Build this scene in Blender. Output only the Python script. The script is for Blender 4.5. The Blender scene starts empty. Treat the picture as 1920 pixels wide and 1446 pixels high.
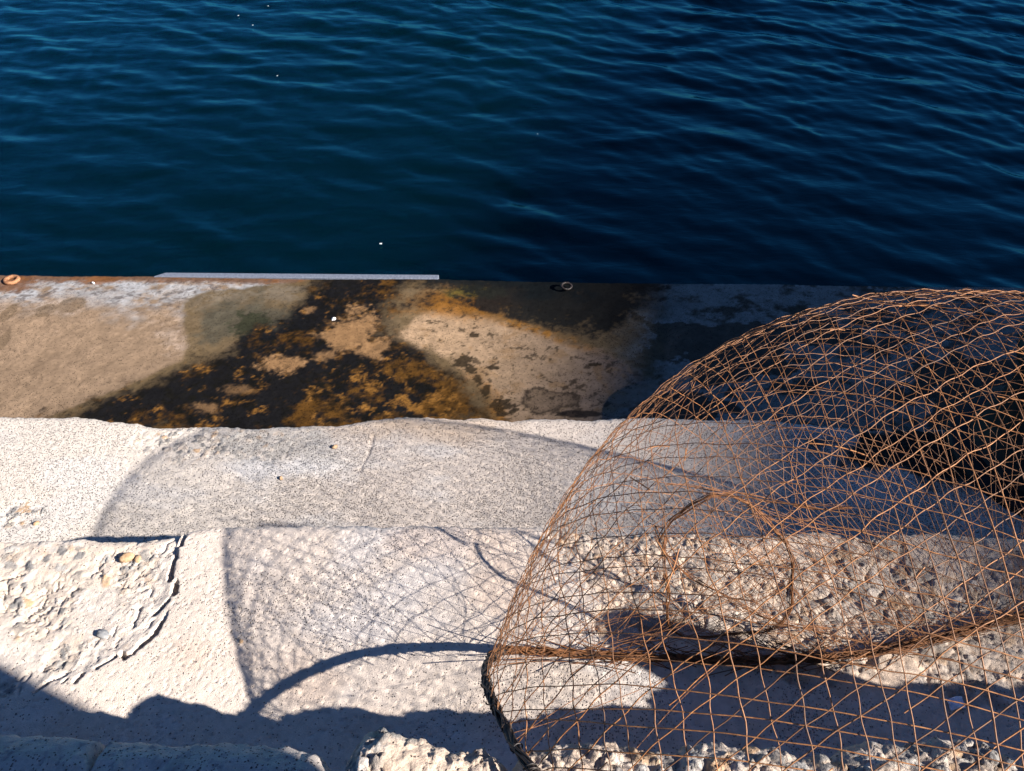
import bpy, math
import numpy as np

# ------------------------------------------------------------------ camera, sky, sun, exposure
S = 1.5                                     # metres per unit: camera height above the sunlit step
F_PX, W_PX, H_PX = 1566.0, 1920, 1446
PITCH = math.radians(42.0)
scene = bpy.context.scene
col = scene.collection
cam_d = bpy.data.cameras.new("camera")
cam_d.sensor_fit = 'HORIZONTAL'; cam_d.sensor_width = 36.0
cam_d.lens = 36.0 * F_PX / W_PX
cam_d.clip_start = 0.02; cam_d.clip_end = 5000
cam = bpy.data.objects.new("camera", cam_d); col.objects.link(cam)
cam.location = (0, 0, S)
cam.rotation_euler = (math.pi / 2 - PITCH, 0, 0)
scene.camera = cam

SUN = np.array([1.541, -0.6945, 1.0])       # towards the sun
EL = math.atan2(1.0, math.hypot(SUN[0], SUN[1]))
AZ = math.atan2(SUN[0], SUN[1])
world = bpy.data.worlds.new("World"); scene.world = world
world.use_nodes = True
nt = world.node_tree; nt.nodes.clear()
sky = nt.nodes.new("ShaderNodeTexSky"); sky.sky_type = 'NISHITA'
sky.sun_disc = False; sky.sun_elevation = EL; sky.sun_rotation = AZ
sky.air_density = 1.0; sky.dust_density = 0.3; sky.ozone_density = 2.0
bg = nt.nodes.new("ShaderNodeBackground"); bg.inputs[1].default_value = 0.05
wo = nt.nodes.new("ShaderNodeOutputWorld")
tint = nt.nodes.new("ShaderNodeMix"); tint.data_type = 'RGBA'; tint.blend_type = 'MULTIPLY'
tint.inputs[0].default_value = 1.0; tint.inputs[7].default_value = (.32, .49, .77, 1)   # a deep clear blue sky
nt.links.new(sky.outputs[0], tint.inputs[6]); nt.links.new(tint.outputs[2], bg.inputs[0]); nt.links.new(bg.outputs[0], wo.inputs[0])
sun_d = bpy.data.lights.new("sun", 'SUN'); sun_d.energy = 5.0; sun_d.angle = math.radians(0.6)
sun_d.color = (1.0, 0.93, 0.86)
sun = bpy.data.objects.new("sun", sun_d); col.objects.link(sun)
from mathutils import Vector
sun.rotation_euler = Vector(SUN.tolist()).to_track_quat('Z', 'Y').to_euler()
sun.location = (20, -9, 13)
scene.view_settings.view_transform = 'Standard'; scene.view_settings.look = 'None'
scene.view_settings.exposure = 1.42; scene.view_settings.gamma = 1.0
scene.view_settings.use_curve_mapping = False

# ------------------------------------------------------------------ helpers
_fw = np.array([0, math.cos(PITCH), -math.sin(PITCH)])
_up = np.array([0, math.sin(PITCH), math.cos(PITCH)])
_rt = np.array([1.0, 0, 0])
def G(x, y, z):
    """survey point: where the sight line of photo point (x, y) meets height z (metres)"""
    d = _fw * F_PX + _rt * (x - W_PX / 2) - _up * (y - H_PX / 2)
    return np.array([0, 0, S]) + d * (z - S) / d[2]
def Gs(pts, z): return np.array([G(x, y, z) for x, y in pts])

_rng = np.random.default_rng(7)
_T = _rng.random((8, 256, 256))
def vnoise(x, y, s=0):
    xi = np.floor(x).astype(np.int64); yi = np.floor(y).astype(np.int64)
    fx = x - xi; fy = y - yi
    fx = fx * fx * (3 - 2 * fx); fy = fy * fy * (3 - 2 * fy)
    t = _T[s % 8]; o = (s * 37) % 251
    a = (xi + o) & 255; b = (yi + 3 * o) & 255; a1 = (a + 1) & 255; b1 = (b + 1) & 255
    return (t[a, b] * (1 - fx) + t[a1, b] * fx) * (1 - fy) + (t[a, b1] * (1 - fx) + t[a1, b1] * fx) * fy
def fbm(x, y, s=0, o=4, g=.5):
    v = 0; a = 1; n = 0
    for k in range(o):
        v = v + a * vnoise(x * 2 ** k + 13.7 * k, y * 2 ** k - 7.1 * k, s + k); n += a; a *= g
    return v / n
def cell(x, y, s=0):
    xi = np.floor(x).astype(np.int64); yi = np.floor(y).astype(np.int64)
    f1 = np.full(x.shape, 9.0); f2 = np.full(x.shape, 9.0); rid = np.zeros(x.shape); ox = np.zeros(x.shape); oy = np.zeros(x.shape)
    o = (s * 53) % 251
    for dx in (-1, 0, 1):
        for dy in (-1, 0, 1):
            a = (xi + dx + o) & 255; b = (yi + dy + 2 * o) & 255
            px = xi + dx + .1 + .8 * _T[s % 8][a, b]; py = yi + dy + .1 + .8 * _T[(s + 1) % 8][a, b]
            d = np.hypot(x - px, y - py); r = _T[(s + 2) % 8][a, b]
            near = d < f1
            f2 = np.where(near, f1, np.minimum(f2, d)); rid = np.where(near, r, rid); f1 = np.where(near, d, f1)
            ox = np.where(near, x - px, ox); oy = np.where(near, y - py, oy)
    return f1, f2, rid, ox, oy
def sstep(a, b, x):
    t = np.clip((x - a) / (b - a), 0, 1); return t * t * (3 - 2 * t)
def mixc(c, new, m):
    return c * (1 - m[..., None]) + np.asarray(new) * m[..., None]
def inpoly(poly, X, Y):
    """signed distance to a polygon, positive inside"""
    P = np.asarray(poly)[:, :2]; n = len(P)
    d = np.full(X.shape, 1e9); ins = np.zeros(X.shape, bool)
    for i in range(n):
        ax, ay = P[i]; bx, by = P[(i + 1) % n]
        ex, ey = bx - ax, by - ay
        t = np.clip(((X - ax) * ex + (Y - ay) * ey) / (ex * ex + ey * ey + 1e-12), 0, 1)
        d = np.minimum(d, np.hypot(X - ax - t * ex, Y - ay - t * ey))
        c = ((ay > Y) != (by > Y)) & (X < (bx - ax) * (Y - ay) / (by - ay + 1e-12) + ax)
        ins ^= c
    return np.where(ins, d, -d)
def inpolyline(P, X, Y):
    P = np.asarray(P)[:, :2]; d = np.full(X.shape, 1e9)
    for i in range(len(P) - 1):
        ax, ay = P[i]; ex, ey = P[i + 1] - P[i]
        t = np.clip(((X - ax) * ex + (Y - ay) * ey) / (ex * ex + ey * ey + 1e-12), 0, 1)
        d = np.minimum(d, np.hypot(X - ax - t * ex, Y - ay - t * ey))
    return d
def blob(cx, cy, rx, ry, z, X, Y, rough=.35, s=0, fr=9.0):
    """soft round stain centred on survey point (cx,cy) of level z; 1 in the middle"""
    c = G(cx, cy, z)
    ex = abs(G(cx + rx, cy, z)[0] - c[0]); ey = abs(G(cx, cy - ry, z)[1] - c[1])
    d = np.hypot((X - c[0]) / ex, (Y - c[1]) / ey)
    return 1 - d + rough * 2 * (fbm(X * fr, Y * fr, s, 5, .6) - .5)

def make_mesh(name, V, faces, attrs=None, mat=None, parent=None, smooth=True):
    me = bpy.data.meshes.new(name)
    V = np.asarray(V, np.float32); faces = np.asarray(faces, np.int32)
    k = faces.shape[1]
    me.vertices.add(len(V)); me.vertices.foreach_set("co", V.ravel())
    me.loops.add(faces.size); me.loops.foreach_set("vertex_index", faces.ravel())
    me.polygons.add(len(faces))
    me.polygons.foreach_set("loop_start", np.arange(0, faces.size, k, dtype=np.int32))
    me.polygons.foreach_set("loop_total", np.full(len(faces), k, np.int32))
    me.polygons.foreach_set("use_smooth", np.full(len(faces), smooth, bool))
    for an, av in (attrs or {}).items():
        av = np.asarray(av, np.float32)
        if av.ndim == 2:
            a = me.attributes.new(an, 'FLOAT_COLOR', 'POINT')
            a.data.foreach_set("color", np.concatenate([av, np.ones((len(av), 1), np.float32)], 1).ravel())
        else:
            a = me.attributes.new(an, 'FLOAT', 'POINT'); a.data.foreach_set("value", av)
    me.update(calc_edges=True); me.validate()
    if mat: me.materials.append(mat)
    o = bpy.data.objects.new(name, me); col.objects.link(o)
    if parent: o.parent = parent
    return o
def tag(o, label=None, cat=None, group=None, kind=None):
    if label: o["label"] = label
    if cat: o["category"] = cat
    if group: o["group"] = group
    if kind: o["kind"] = kind
    return o
def grid_faces(ny, nx):
    i = np.arange(nx - 1)[None, :] + nx * np.arange(ny - 1)[:, None]
    return np.stack([i, i + 1, i + 1 + nx, i + nx], -1).reshape(-1, 4)

def slab(name, xs, edge, y0, z0, zb, dy, surf, mat, riser_rough=.006, y_rows=None):
    """a block of concrete: relief on top from surf(X,Y)->(z, colour, speck), broken face, closed sides"""
    nx = len(xs)
    v = np.linspace(0, 1, int((edge.mean() - y0) / dy)) if y_rows is None else y_rows
    Y = y0 + (edge - y0)[None, :] * v[:, None]
    X = np.repeat(xs[None, :], len(v), 0)
    Z, C, P = surf(X, Y)
    Z = Z + z0
    prof = [(.003, -.004), (.006, -.012), (.008, -.03), (.009, -.06), (.009, -.10), (.008, -.16), (.004, -.24), (0, zb - z0)]
    for (oy, oz) in prof:
        w = (fbm(xs * 30, np.full(nx, oz * 30 + 5), 3, 4) - .5) * riser_rough * 2 if oz > -.3 else 0
        X = np.vstack([X, xs]); Y = np.vstack([Y, edge + oy + w])
        Z = np.vstack([Z, np.where(oz > -.3, Z[len(v) - 1] + oz, zb)])
        C = np.concatenate([C, C[len(v) - 1][None]]); P = np.vstack([P, P[len(v) - 1]])
    # back and sides
    X = np.vstack([xs, X]); Y = np.vstack([Y[0], Y]); Z = np.vstack([np.full(nx, zb), Z])
    C = np.concatenate([C[:1], C]); P = np.vstack([P[:1], P])
    X = np.hstack([X[:, :1], X, X[:, -1:]]); Y = np.hstack([Y[:, :1], Y, Y[:, -1:]])
    Z = np.hstack([np.full((len(Z), 1), zb), Z, np.full((len(Z), 1), zb)])
    C = np.concatenate([C[:, :1], C, C[:, -1:]], 1); P = np.hstack([P[:, :1], P, P[:, -1:]])
    V = np.stack([X, Y, Z], -1).reshape(-1, 3)
    return make_mesh(name, V, grid_faces(*X.shape), {"col": C.reshape(-1, 3), "speck": P.ravel()}, mat)

# ------------------------------------------------------------------ materials
def new_mat(name):
    m = bpy.data.materials.new(name); m.use_nodes = True
    n = m.node_tree.nodes; b = n["Principled BSDF"]
    return m, m.node_tree, n, b
def concrete_mat(name, bump=.5, rough=.9, speck_scale=230, spec=.25, grain=320):
    m, t, n, b = new_mat(name); L = t.links.new
    tc = n.new("ShaderNodeTexCoord")
    at = n.new("ShaderNodeAttribute"); at.attribute_name = "col"
    sp = n.new("ShaderNodeAttribute"); sp.attribute_name = "speck"
    n1 = n.new("ShaderNodeTexNoise"); n1.inputs["Scale"].default_value = 60; n1.inputs["Detail"].default_value = 8; n1.inputs["Roughness"].default_value = .7
    n2 = n.new("ShaderNodeTexNoise"); n2.inputs["Scale"].default_value = grain; n2.inputs["Detail"].default_value = 4; n2.inputs["Roughness"].default_value = .7
    vo = n.new("ShaderNodeTexVoronoi"); vo.inputs["Scale"].default_value = speck_scale; vo.inputs["Randomness"].default_value = 1
    for k in (n1, n2): L(tc.outputs["Object"], k.inputs["Vector"])
    dn = n.new("ShaderNodeTexNoise"); dn.inputs["Scale"].default_value = 260; dn.inputs["Detail"].default_value = 2
    L(tc.outputs["Object"], dn.inputs["Vector"])
    dv = n.new("ShaderNodeVectorMath"); dv.operation = 'MULTIPLY_ADD'; dv.inputs[1].default_value = (.0035, .0035, .0035)
    L(dn.outputs["Color"], dv.inputs[0]); L(tc.outputs["Object"], dv.inputs[2]); L(dv.outputs[0], vo.inputs["Vector"])
    # brightness variation of the cement paste
    r1 = n.new("ShaderNodeMapRange"); r1.inputs[1].default_value = .3; r1.inputs[2].default_value = .7; r1.inputs[3].default_value = .82; r1.inputs[4].default_value = 1.14
    L(n1.outputs["Fac"], r1.inputs[0])
    mu = n.new("ShaderNodeMix"); mu.data_type = 'RGBA'; mu.blend_type = 'MULTIPLY'; mu.inputs[0].default_value = 1
    L(at.outputs["Color"], mu.inputs[6]); L(r1.outputs[0], mu.inputs[7])
    # dark grit and shade painted into pits: cells picked by their random colour
    sc = n.new("ShaderNodeSeparateColor"); L(vo.outputs["Color"], sc.inputs[0])
    pick = n.new("ShaderNodeMath"); pick.operation = 'LESS_THAN'; L(sc.outputs[0], pick.inputs[0]); L(sp.outputs["Fac"], pick.inputs[1])
    dd = n.new("ShaderNodeMapRange"); dd.inputs[1].default_value = .25; dd.inputs[2].default_value = .5; dd.inputs[3].default_value = 1; dd.inputs[4].default_value = 0
    L(vo.outputs["Distance"], dd.inputs[0])
    pm = n.new("ShaderNodeMath"); pm.operation = 'MULTIPLY'; L(pick.outputs[0], pm.inputs[0]); L(dd.outputs[0], pm.inputs[1])
    dark = n.new("ShaderNodeMix"); dark.data_type = 'RGBA'; dark.blend_type = 'MULTIPLY'
    dark.inputs[7].default_value = (.22, .22, .24, 1)
    L(pm.outputs[0], dark.inputs[0]); L(mu.outputs[2], dark.inputs[6]); L(dark.outputs[2], b.inputs["Base Color"])
    b.inputs["Roughness"].default_value = rough; b.inputs["Specular IOR Level"].default_value = spec
    # relief: grain plus the pits
    h = n.new("ShaderNodeMath"); h.operation = 'SUBTRACT'; L(n2.outputs["Fac"], h.inputs[0]); L(pm.outputs[0], h.inputs[1])
    bu = n.new("ShaderNodeBump"); bu.inputs["Strength"].default_value = bump; bu.inputs["Distance"].default_value = .004
    L(h.outputs[0], bu.inputs["Height"]); L(bu.outputs[0], b.inputs["Normal"])
    return m
def plain_mat(name, c1, c2, scale=40, rough=.7, metallic=0, bump=.3, spec=.4, dist=.002):
    m, t, n, b = new_mat(name); L = t.links.new
    tc = n.new("ShaderNodeTexCoord")
    no = n.new("ShaderNodeTexNoise"); no.inputs["Scale"].default_value = scale; no.inputs["Detail"].default_value = 6; no.inputs["Roughness"].default_value = .65
    L(tc.outputs["Object"], no.inputs["Vector"])
    rp = n.new("ShaderNodeValToRGB"); rp.color_ramp.elements[0].position = .35; rp.color_ramp.elements[1].position = .65
    rp.color_ramp.elements[0].color = (*c1, 1); rp.color_ramp.elements[1].color = (*c2, 1)
    L(no.outputs["Fac"], rp.inputs[0]); L(rp.outputs[0], b.inputs["Base Color"])
    b.inputs["Roughness"].default_value = rough; b.inputs["Metallic"].default_value = metallic; b.inputs["Specular IOR Level"].default_value = spec
    bu = n.new("ShaderNodeBump"); bu.inputs["Strength"].default_value = bump; bu.inputs["Distance"].default_value = dist
    L(no.outputs["Fac"], bu.inputs["Height"]); L(bu.outputs[0], b.inputs["Normal"])
    return m

M_STEP = concrete_mat("weathered_concrete", .75, .92, 270, grain=380)
M_LOW = concrete_mat("sandy_concrete", 1.0, .92, 250, grain=330)
M_LEDGE = concrete_mat("damp_concrete", .4, .9, 200, .03)
M_ROUGH = concrete_mat("broken_concrete", 1.0, .92, 220, grain=260)
M_WIRE = plain_mat("rusty_wire", (.19, .066, .017), (.50, .225, .08), 120, .55, 0, .4, .5)
def tone_mat(m, dark):
    """each wire has its own shade of rust (attribute tone)"""
    t = m.node_tree; n = t.nodes; b = n["Principled BSDF"]
    at = n.new("ShaderNodeAttribute"); at.attribute_name = "tone"
    mx = n.new("ShaderNodeMix"); mx.data_type = 'RGBA'; mx.inputs[7].default_value = (*dark, 1)
    src = b.inputs["Base Color"].links[0].from_socket
    t.links.new(at.outputs["Fac"], mx.inputs[0]); t.links.new(src, mx.inputs[6]); t.links.new(mx.outputs[2], b.inputs["Base Color"])
tone_mat(M_WIRE, (.12, .058, .028))
M_ROPE = plain_mat("tarred_wire", (.008, .007, .007), (.035, .022, .016), 90, .5, 0, .5, .5)
M_RUSTROPE = plain_mat("rusty_bundle", (.035, .014, .007), (.22, .09, .03), 70, .7, 0, .5, .3)
M_RUST = plain_mat("rusty_iron", (.12, .045, .02), (.40, .20, .10), 90, .8, 0, .6, .3)
M_BLACK = plain_mat("black_iron", (.004, .003, .003), (.012, .007, .005), 25, .6, 0, .4, .3)
M_PLANK = plain_mat("grey_painted_steel", (.085, .10, .135), (.17, .19, .235), 120, .6, 0, .2, .4)
M_WHITE = plain_mat("white_stone", (.6, .6, .58), (.8, .8, .78), 60, .6, 0, .2, .3)
M_OCHRE = plain_mat("ochre_stone", (.30, .19, .10), (.46, .32, .20), 160, .8, 0, .3, .3)
M_GREY = plain_mat("grey_stone", (.13, .14, .15), (.26, .26, .26), 90, .8, 0, .3, .3)
M_BLUE = plain_mat("pale_blue_plastic", (.55, .62, .74), (.82, .86, .92), 60, .4, 0, .2, .5)
M_WALLFAR = concrete_mat("plaster", .3, .9, 30)

# stone colours shared by the broken surfaces
STONES = np.array([[.23, .22, .205], [.34, .33, .31], [.15, .15, .15], [.50, .42, .35], [.42, .27, .15], [.40, .33, .27], [.56, .50, .44], [.28, .25, .22]])
def stones(X, Y, size, s, density, flat=.55):
    wx = (fbm(X / size * .9, Y / size * .9, s + 3, 3) - .5) * size * .9
    wy = (fbm(X / size * .9 + 31, Y / size * .9, s + 4, 3) - .5) * size * .9
    f1, f2, r, ox, oy = cell((X + wx) / size, (Y + wy) / size, s)
    # angular chips: flat tilted tops with steep broken sides
    q1 = (r * 31.7) % 1 - .5; q2 = (r * 57.3) % 1 - .5; lv = (r * 7.7) % 1
    top = .25 + .75 * lv + 1.0 * (q1 * ox + q2 * oy)
    d = sstep(.02, .26, f2 - f1)
    h = d * np.clip(top, 0, 1.4) * size * flat
    on = (r < density); m = sstep(.05, .5, d) * on
    c = STONES[((r * 91.7) % 1 * len(STONES)).astype(int)]
    return h * on, m, c

def gritty(X, Y, s=0):
    """fine relief of worn concrete (metres)"""
    f1, f2, r, _, _ = cell(X / .009 + fbm(X * 90, Y * 90, s, 2), Y / .009, s)
    pit = np.where(r < .20 + .25 * sstep(.45, .65, fbm(X * 6, Y * 6, s + 2, 3)), np.clip(1 - f1 / .42, 0, 1), 0) * .0035
    return (fbm(X * 3, Y * 3, s, 3) - .5) * .010 + (fbm(X * 28, Y * 28, s + 1, 5, .65) - .5) * .0021 - pit

# ------------------------------------------------------------------ levels (metres)
Z3, Z2, Z1, ZW, ZT = 0.0, -.21 * S, -.42 * S, -.78 * S, .2 * S
def edge_from(pts, z, xs, amp, s=1):
    g = Gs(pts, z)
    e = np.interp(xs, g[:, 0], g[:, 1])
    return e + (fbm(xs * 9, xs * 0 + 3, s, 3) - .5) * amp + (fbm(xs * 60, xs * 0 + 9, s + 1, 4, .6) - .5) * amp * .8

# ---- sunlit step with the spalled corner and the exposed aggregate
xs3 = np.arange(-1.55, 2.30, .003)
E3 = [(-400, 1012), (0, 1010), (150, 1005), (210, 1010), (255, 1010), (300, 1004), (345, 997), (400, 988), (600, 985), (900, 987),
      (1020, 990), (1100, 1000), (1280, 1002), (1400, 1006), (1540, 996), (1620, 1005), (1750, 1000), (1920, 1010), (2400, 1015)]
e3 = edge_from(E3, Z3, xs3, .009)
SPALL = Gs([(-500, 985), (346, 985), (338, 1030), (322, 1075), (328, 1108), (318, 1140), (300, 1172), (262, 1212), (226, 1236), (150, 1272), (70, 1296), (-500, 1390)], Z3)
AGG = Gs([(1025, 960), (1050, 1040), (1080, 1110), (1120, 1165), (1190, 1205), (1390, 1236), (1440, 1268), (1550, 1296), (1750, 1308), (2700, 1308), (2700, 900), (1025, 900)], Z3)
CRACKS = [([(346, 985), (344, 1008), (337, 1022)], 4.5), ([(330, 1036), (322, 1058), (318, 1085)], 4.5), ([(330, 1092), (326, 1112)], 4.5),
          ([(304, 1165), (288, 1190), (262, 1212)], 5), ([(262, 1212), (248, 1225), (234, 1233), (228, 1226)], 4), ([(214, 1232), (182, 1250)], 3.5), ([(152, 1264), (141, 1276)], 3),
          ([(84, 1282), (66, 1296)], 4), ([(110, 1285), (124, 1272)], 2), ([(-60, 1095), (40, 1070)], 1.5), ([(315, 1125), (300, 1140), (285, 1150)], 2)]
def surf3(X, Y):
    Z = gritty(X, Y, 1)
    C = np.ones(X.shape + (3,)) * np.array([.61, .525, .45])
    C *= (.86 + .28 * fbm(X * 4, Y * 4, 5, 5))[..., None]
    C = mixc(C, (.60, .56, .53), sstep(.52, .72, fbm(X * 6 + 9, Y * 6, 6, 5)) * .7)
    C = mixc(C, (.55, .42, .33), sstep(.55, .75, fbm(X * 5 + 40, Y * 7, 2, 4)) * .45)
    P = .07 + .36 * sstep(.44, .68, fbm(X * 5, Y * 5 + 20, 4, 5))
    # the spalled corner
    warp = (fbm(X * 22, Y * 22, 2, 5, .6) - .5) * .05
    d = inpoly(SPALL, X, Y) + warp * .6
    m = sstep(-.002, .006, d)
    fade = .25 + .75 * sstep(-1.35, -.85, X)
    h1, k1, c1 = stones(X, Y, .022, 2, .42, .42); h2, k2, c2 = stones(X + 3, Y, .012, 5, .6, .4); h3, k3, c3 = stones(X + 8, Y, .034, 4, .6, .16)
    patch = sstep(.43, .53, fbm(X * 6 + 3, Y * 7 + 1, 7, 4) + .20 * np.exp(-((X + .90) ** 2 + (Y - 1.04) ** 2) / .02) - .05)
    low = sstep(.35, .05, d)                              # level near the crack, lower towards the outer edge
    rel = -.007 - .006 * (1 - low) + (fbm(X * 9, Y * 9, 3, 3) - .5) * .012 + (np.abs(fbm(X * 24, Y * 24, 1, 4, .6) - .5)) * -.012
    rel = rel + h3 * .25 + patch * (h1 * .6 - .004) + h2 * .16
    fl = fbm(X * 32, Y * 32, 2, 5, .7); calm = sstep(.56, .46, fbm(X * 5 + 12, Y * 6, 3, 3)); rel = (rel + .009) * (1 - .65 * calm) - .009 - (.0050 * sstep(.58, .64, fl) - .002 * sstep(.40, .33, fl)) * (1 - .8 * calm)
    rel = rel * (1 - .85 * sstep(.035, .0, d) * sstep(.42, .56, fbm(X * 7 + 20, Y * 7, 4, 3)))
    # torn lines running parallel with the crack
    q = (X * .55 + Y * .83) * 26 + fbm(X * 7, Y * 7, 6, 4) * 7; rel = rel - .007 * sstep(.12, .0, np.abs((q % 1) - .5)) * sstep(.50, .60, fbm(X * 9 + 30, Y * 9, 5, 3))
    Z = Z * (1 - .3 * m) + rel * m
    C = mixc(C, (.62, .55, .48), m * .8)
    C = mixc(C, (.56, .44, .33), m * patch * .40)
    sel = (k1 * patch * m * .9)[..., None]; C = C * (1 - sel) + c1 * 1.15 * sel
    sel = (k2 * m * .22)[..., None]; C = C * (1 - sel) + c2 * 1.2 * sel
    # exposed aggregate on the right
    d = inpoly(AGG, X, Y) + (fbm(X * 12, Y * 12, 4, 5, .6) - .5) * .13
    m = sstep(-.004, .02, d)
    sm = sstep(.56, .64, fbm(X * 5.5 + 70, Y * 7, 5, 4))
    h1, k1, c1 = stones(X + 5, Y, .036, 1, .75, .5); h2, k2, c2 = stones(X + 9, Y, .019, 4, .8, .6); h3, k3, c3 = stones(X + 2, Y, .0095, 6, .7, .6)
    big = sstep(.4, .6, fbm(X * 6 + 15, Y * 6, 1, 3))
    rel = -.010 + (fbm(X * 11, Y * 11, 6, 4, .55) - .5) * .022 + np.maximum(h1 * .60 * big, h2 * .55) + h3 * .45
    rel = rel * (1 - .75 * sm)
    Z = Z * (1 - .5 * m) + rel * m
    C = mixc(C, (.58, .45, .345), m * .9)
    for kk, cc, w in ((k3, c3, .35), (k2, c2, .5), (k1 * big, c1, .6)):
        sel = (kk * m * (1 - .85 * sm) * w)[..., None]; C = C * (1 - sel) + cc * .95 * sel
    P = P * (1 - m * .6)
    for pts, wpx in CRACKS:
        dd = inpolyline(Gs(pts, Z3), X, Y) + (fbm(X * 40, Y * 40, 5, 4) - .5) * .010
        w = wpx * .00115
        Z = Z - .03 * sstep(w * 1.25, w * .3, dd)
    # the edge crumbles a little
    ee = np.interp(X[0], xs3, e3)[None, :] - Y
    Z = Z - np.clip(.02 - ee, 0, 1) ** 2 * 14 * (.5 + fbm(X * 20, Y * 20, 3, 3))
    return Z, C, P
step3 = slab("concrete_step", xs3, e3, .15, Z3, -1.6, .003, surf3, M_STEP)
tag(step3, "sunlit pale concrete step under the wire trap, cracked and spalled at its left end", "step", "concrete steps going down to the water")

# ---- the next step down
xs2 = np.arange(-2.1, 3.2, .004)
E2 = [(-400, 778), (0, 780), (60, 779), (140, 779), (175, 784), (200, 788), (260, 791), (285, 798), (340, 799), (450, 800), (560, 798), (640, 794), (690, 786), (740, 781), (800, 781), (850, 784),
      (900, 780), (960, 787), (1000, 783), (1060, 782), (1110, 787), (1150, 783), (1200, 781), (1300, 784), (1340, 788), (1400, 785), (1500, 792), (1620, 804), (1900, 806), (2500, 810)]
e2 = edge_from(E2, Z2, xs2, .010, 2)
def surf2(X, Y):
    Z = gritty(X + 11, Y, 3) * .9
    C = np.ones(X.shape + (3,)) * np.array([.53, .46, .40])
    C *= (.88 + .24 * fbm(X * 3, Y * 3 + 5, 5, 5))[..., None]
    left = sstep(-.35, -1.0, X + .15 * (fbm(X * 4, Y * 4, 1, 4) - .5))
    C = mixc(C, (.64, .575, .50), left * .8)  # brightness of the sunlit left end put into the colour
    C = mixc(C, (.60, .57, .54), sstep(.5, .7, fbm(X * 4 + 7, Y * 9, 2, 5)) * .5)
    C = mixc(C, (.58, .40, .24), np.clip(blob(800, 800, 230, 40, Z2, X, Y, .5, 1), 0, 1) * .6)
    C = mixc(C, (.34, .33, .31), sstep(.1, .6, blob(500, 835, 160, 55, Z2, X, Y, .8, 4)) * .55)
    C = mixc(C, (.66, .64, .62), sstep(.1, .7, blob(560, 880, 170, 40, Z2, X, Y, .7, 6)) * .6)
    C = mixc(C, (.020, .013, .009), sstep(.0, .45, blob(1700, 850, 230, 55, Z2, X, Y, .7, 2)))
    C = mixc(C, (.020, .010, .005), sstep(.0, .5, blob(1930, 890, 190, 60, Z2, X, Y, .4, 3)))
    P = .34 + .34 * sstep(.35, .65, fbm(X * 4, Y * 4 + 2, 4, 4)) - .24 * left
    rough = sstep(0, .5, blob(360, 825, 120, 45, Z2, X, Y, .7, 5)) + sstep(0, .4, blob(40, 965, 60, 30, Z2, X, Y, .6, 5)) + sstep(.1, .5, blob(520, 830, 140, 40, Z2, X, Y, .8, 2)) * .5
    rough = np.clip(rough, 0, 1)
    h2, k2, c2 = stones(X + 3, Y, .016, 3, .6)
    Z = Z + rough * (h2 * .55 - .004)
    sel = (k2 * rough * .85)[..., None]; C = C * (1 - sel) + c2 * 1.1 * sel
    dd = inpolyline(Gs([(700, 815), (690, 850), (675, 880)], Z2), X, Y) + (fbm(X * 30, Y * 30, 5, 4) - .5) * .012
    Z = Z - .003 * sstep(.006, .002, dd)
    ee = np.interp(X[0], xs2, e2)[None, :] - Y
    Z = Z - np.clip(.025 - ee, 0, 1) ** 2 * 14 * (.4 + fbm(X * 14, Y * 14, 2, 3))
    return Z, C, P
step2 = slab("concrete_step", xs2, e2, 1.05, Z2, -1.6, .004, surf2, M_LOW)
tag(step2, "sandy speckled concrete step carrying the curved shadow of the trap, just above the stained ledge", "step", "concrete steps going down to the water")

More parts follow.
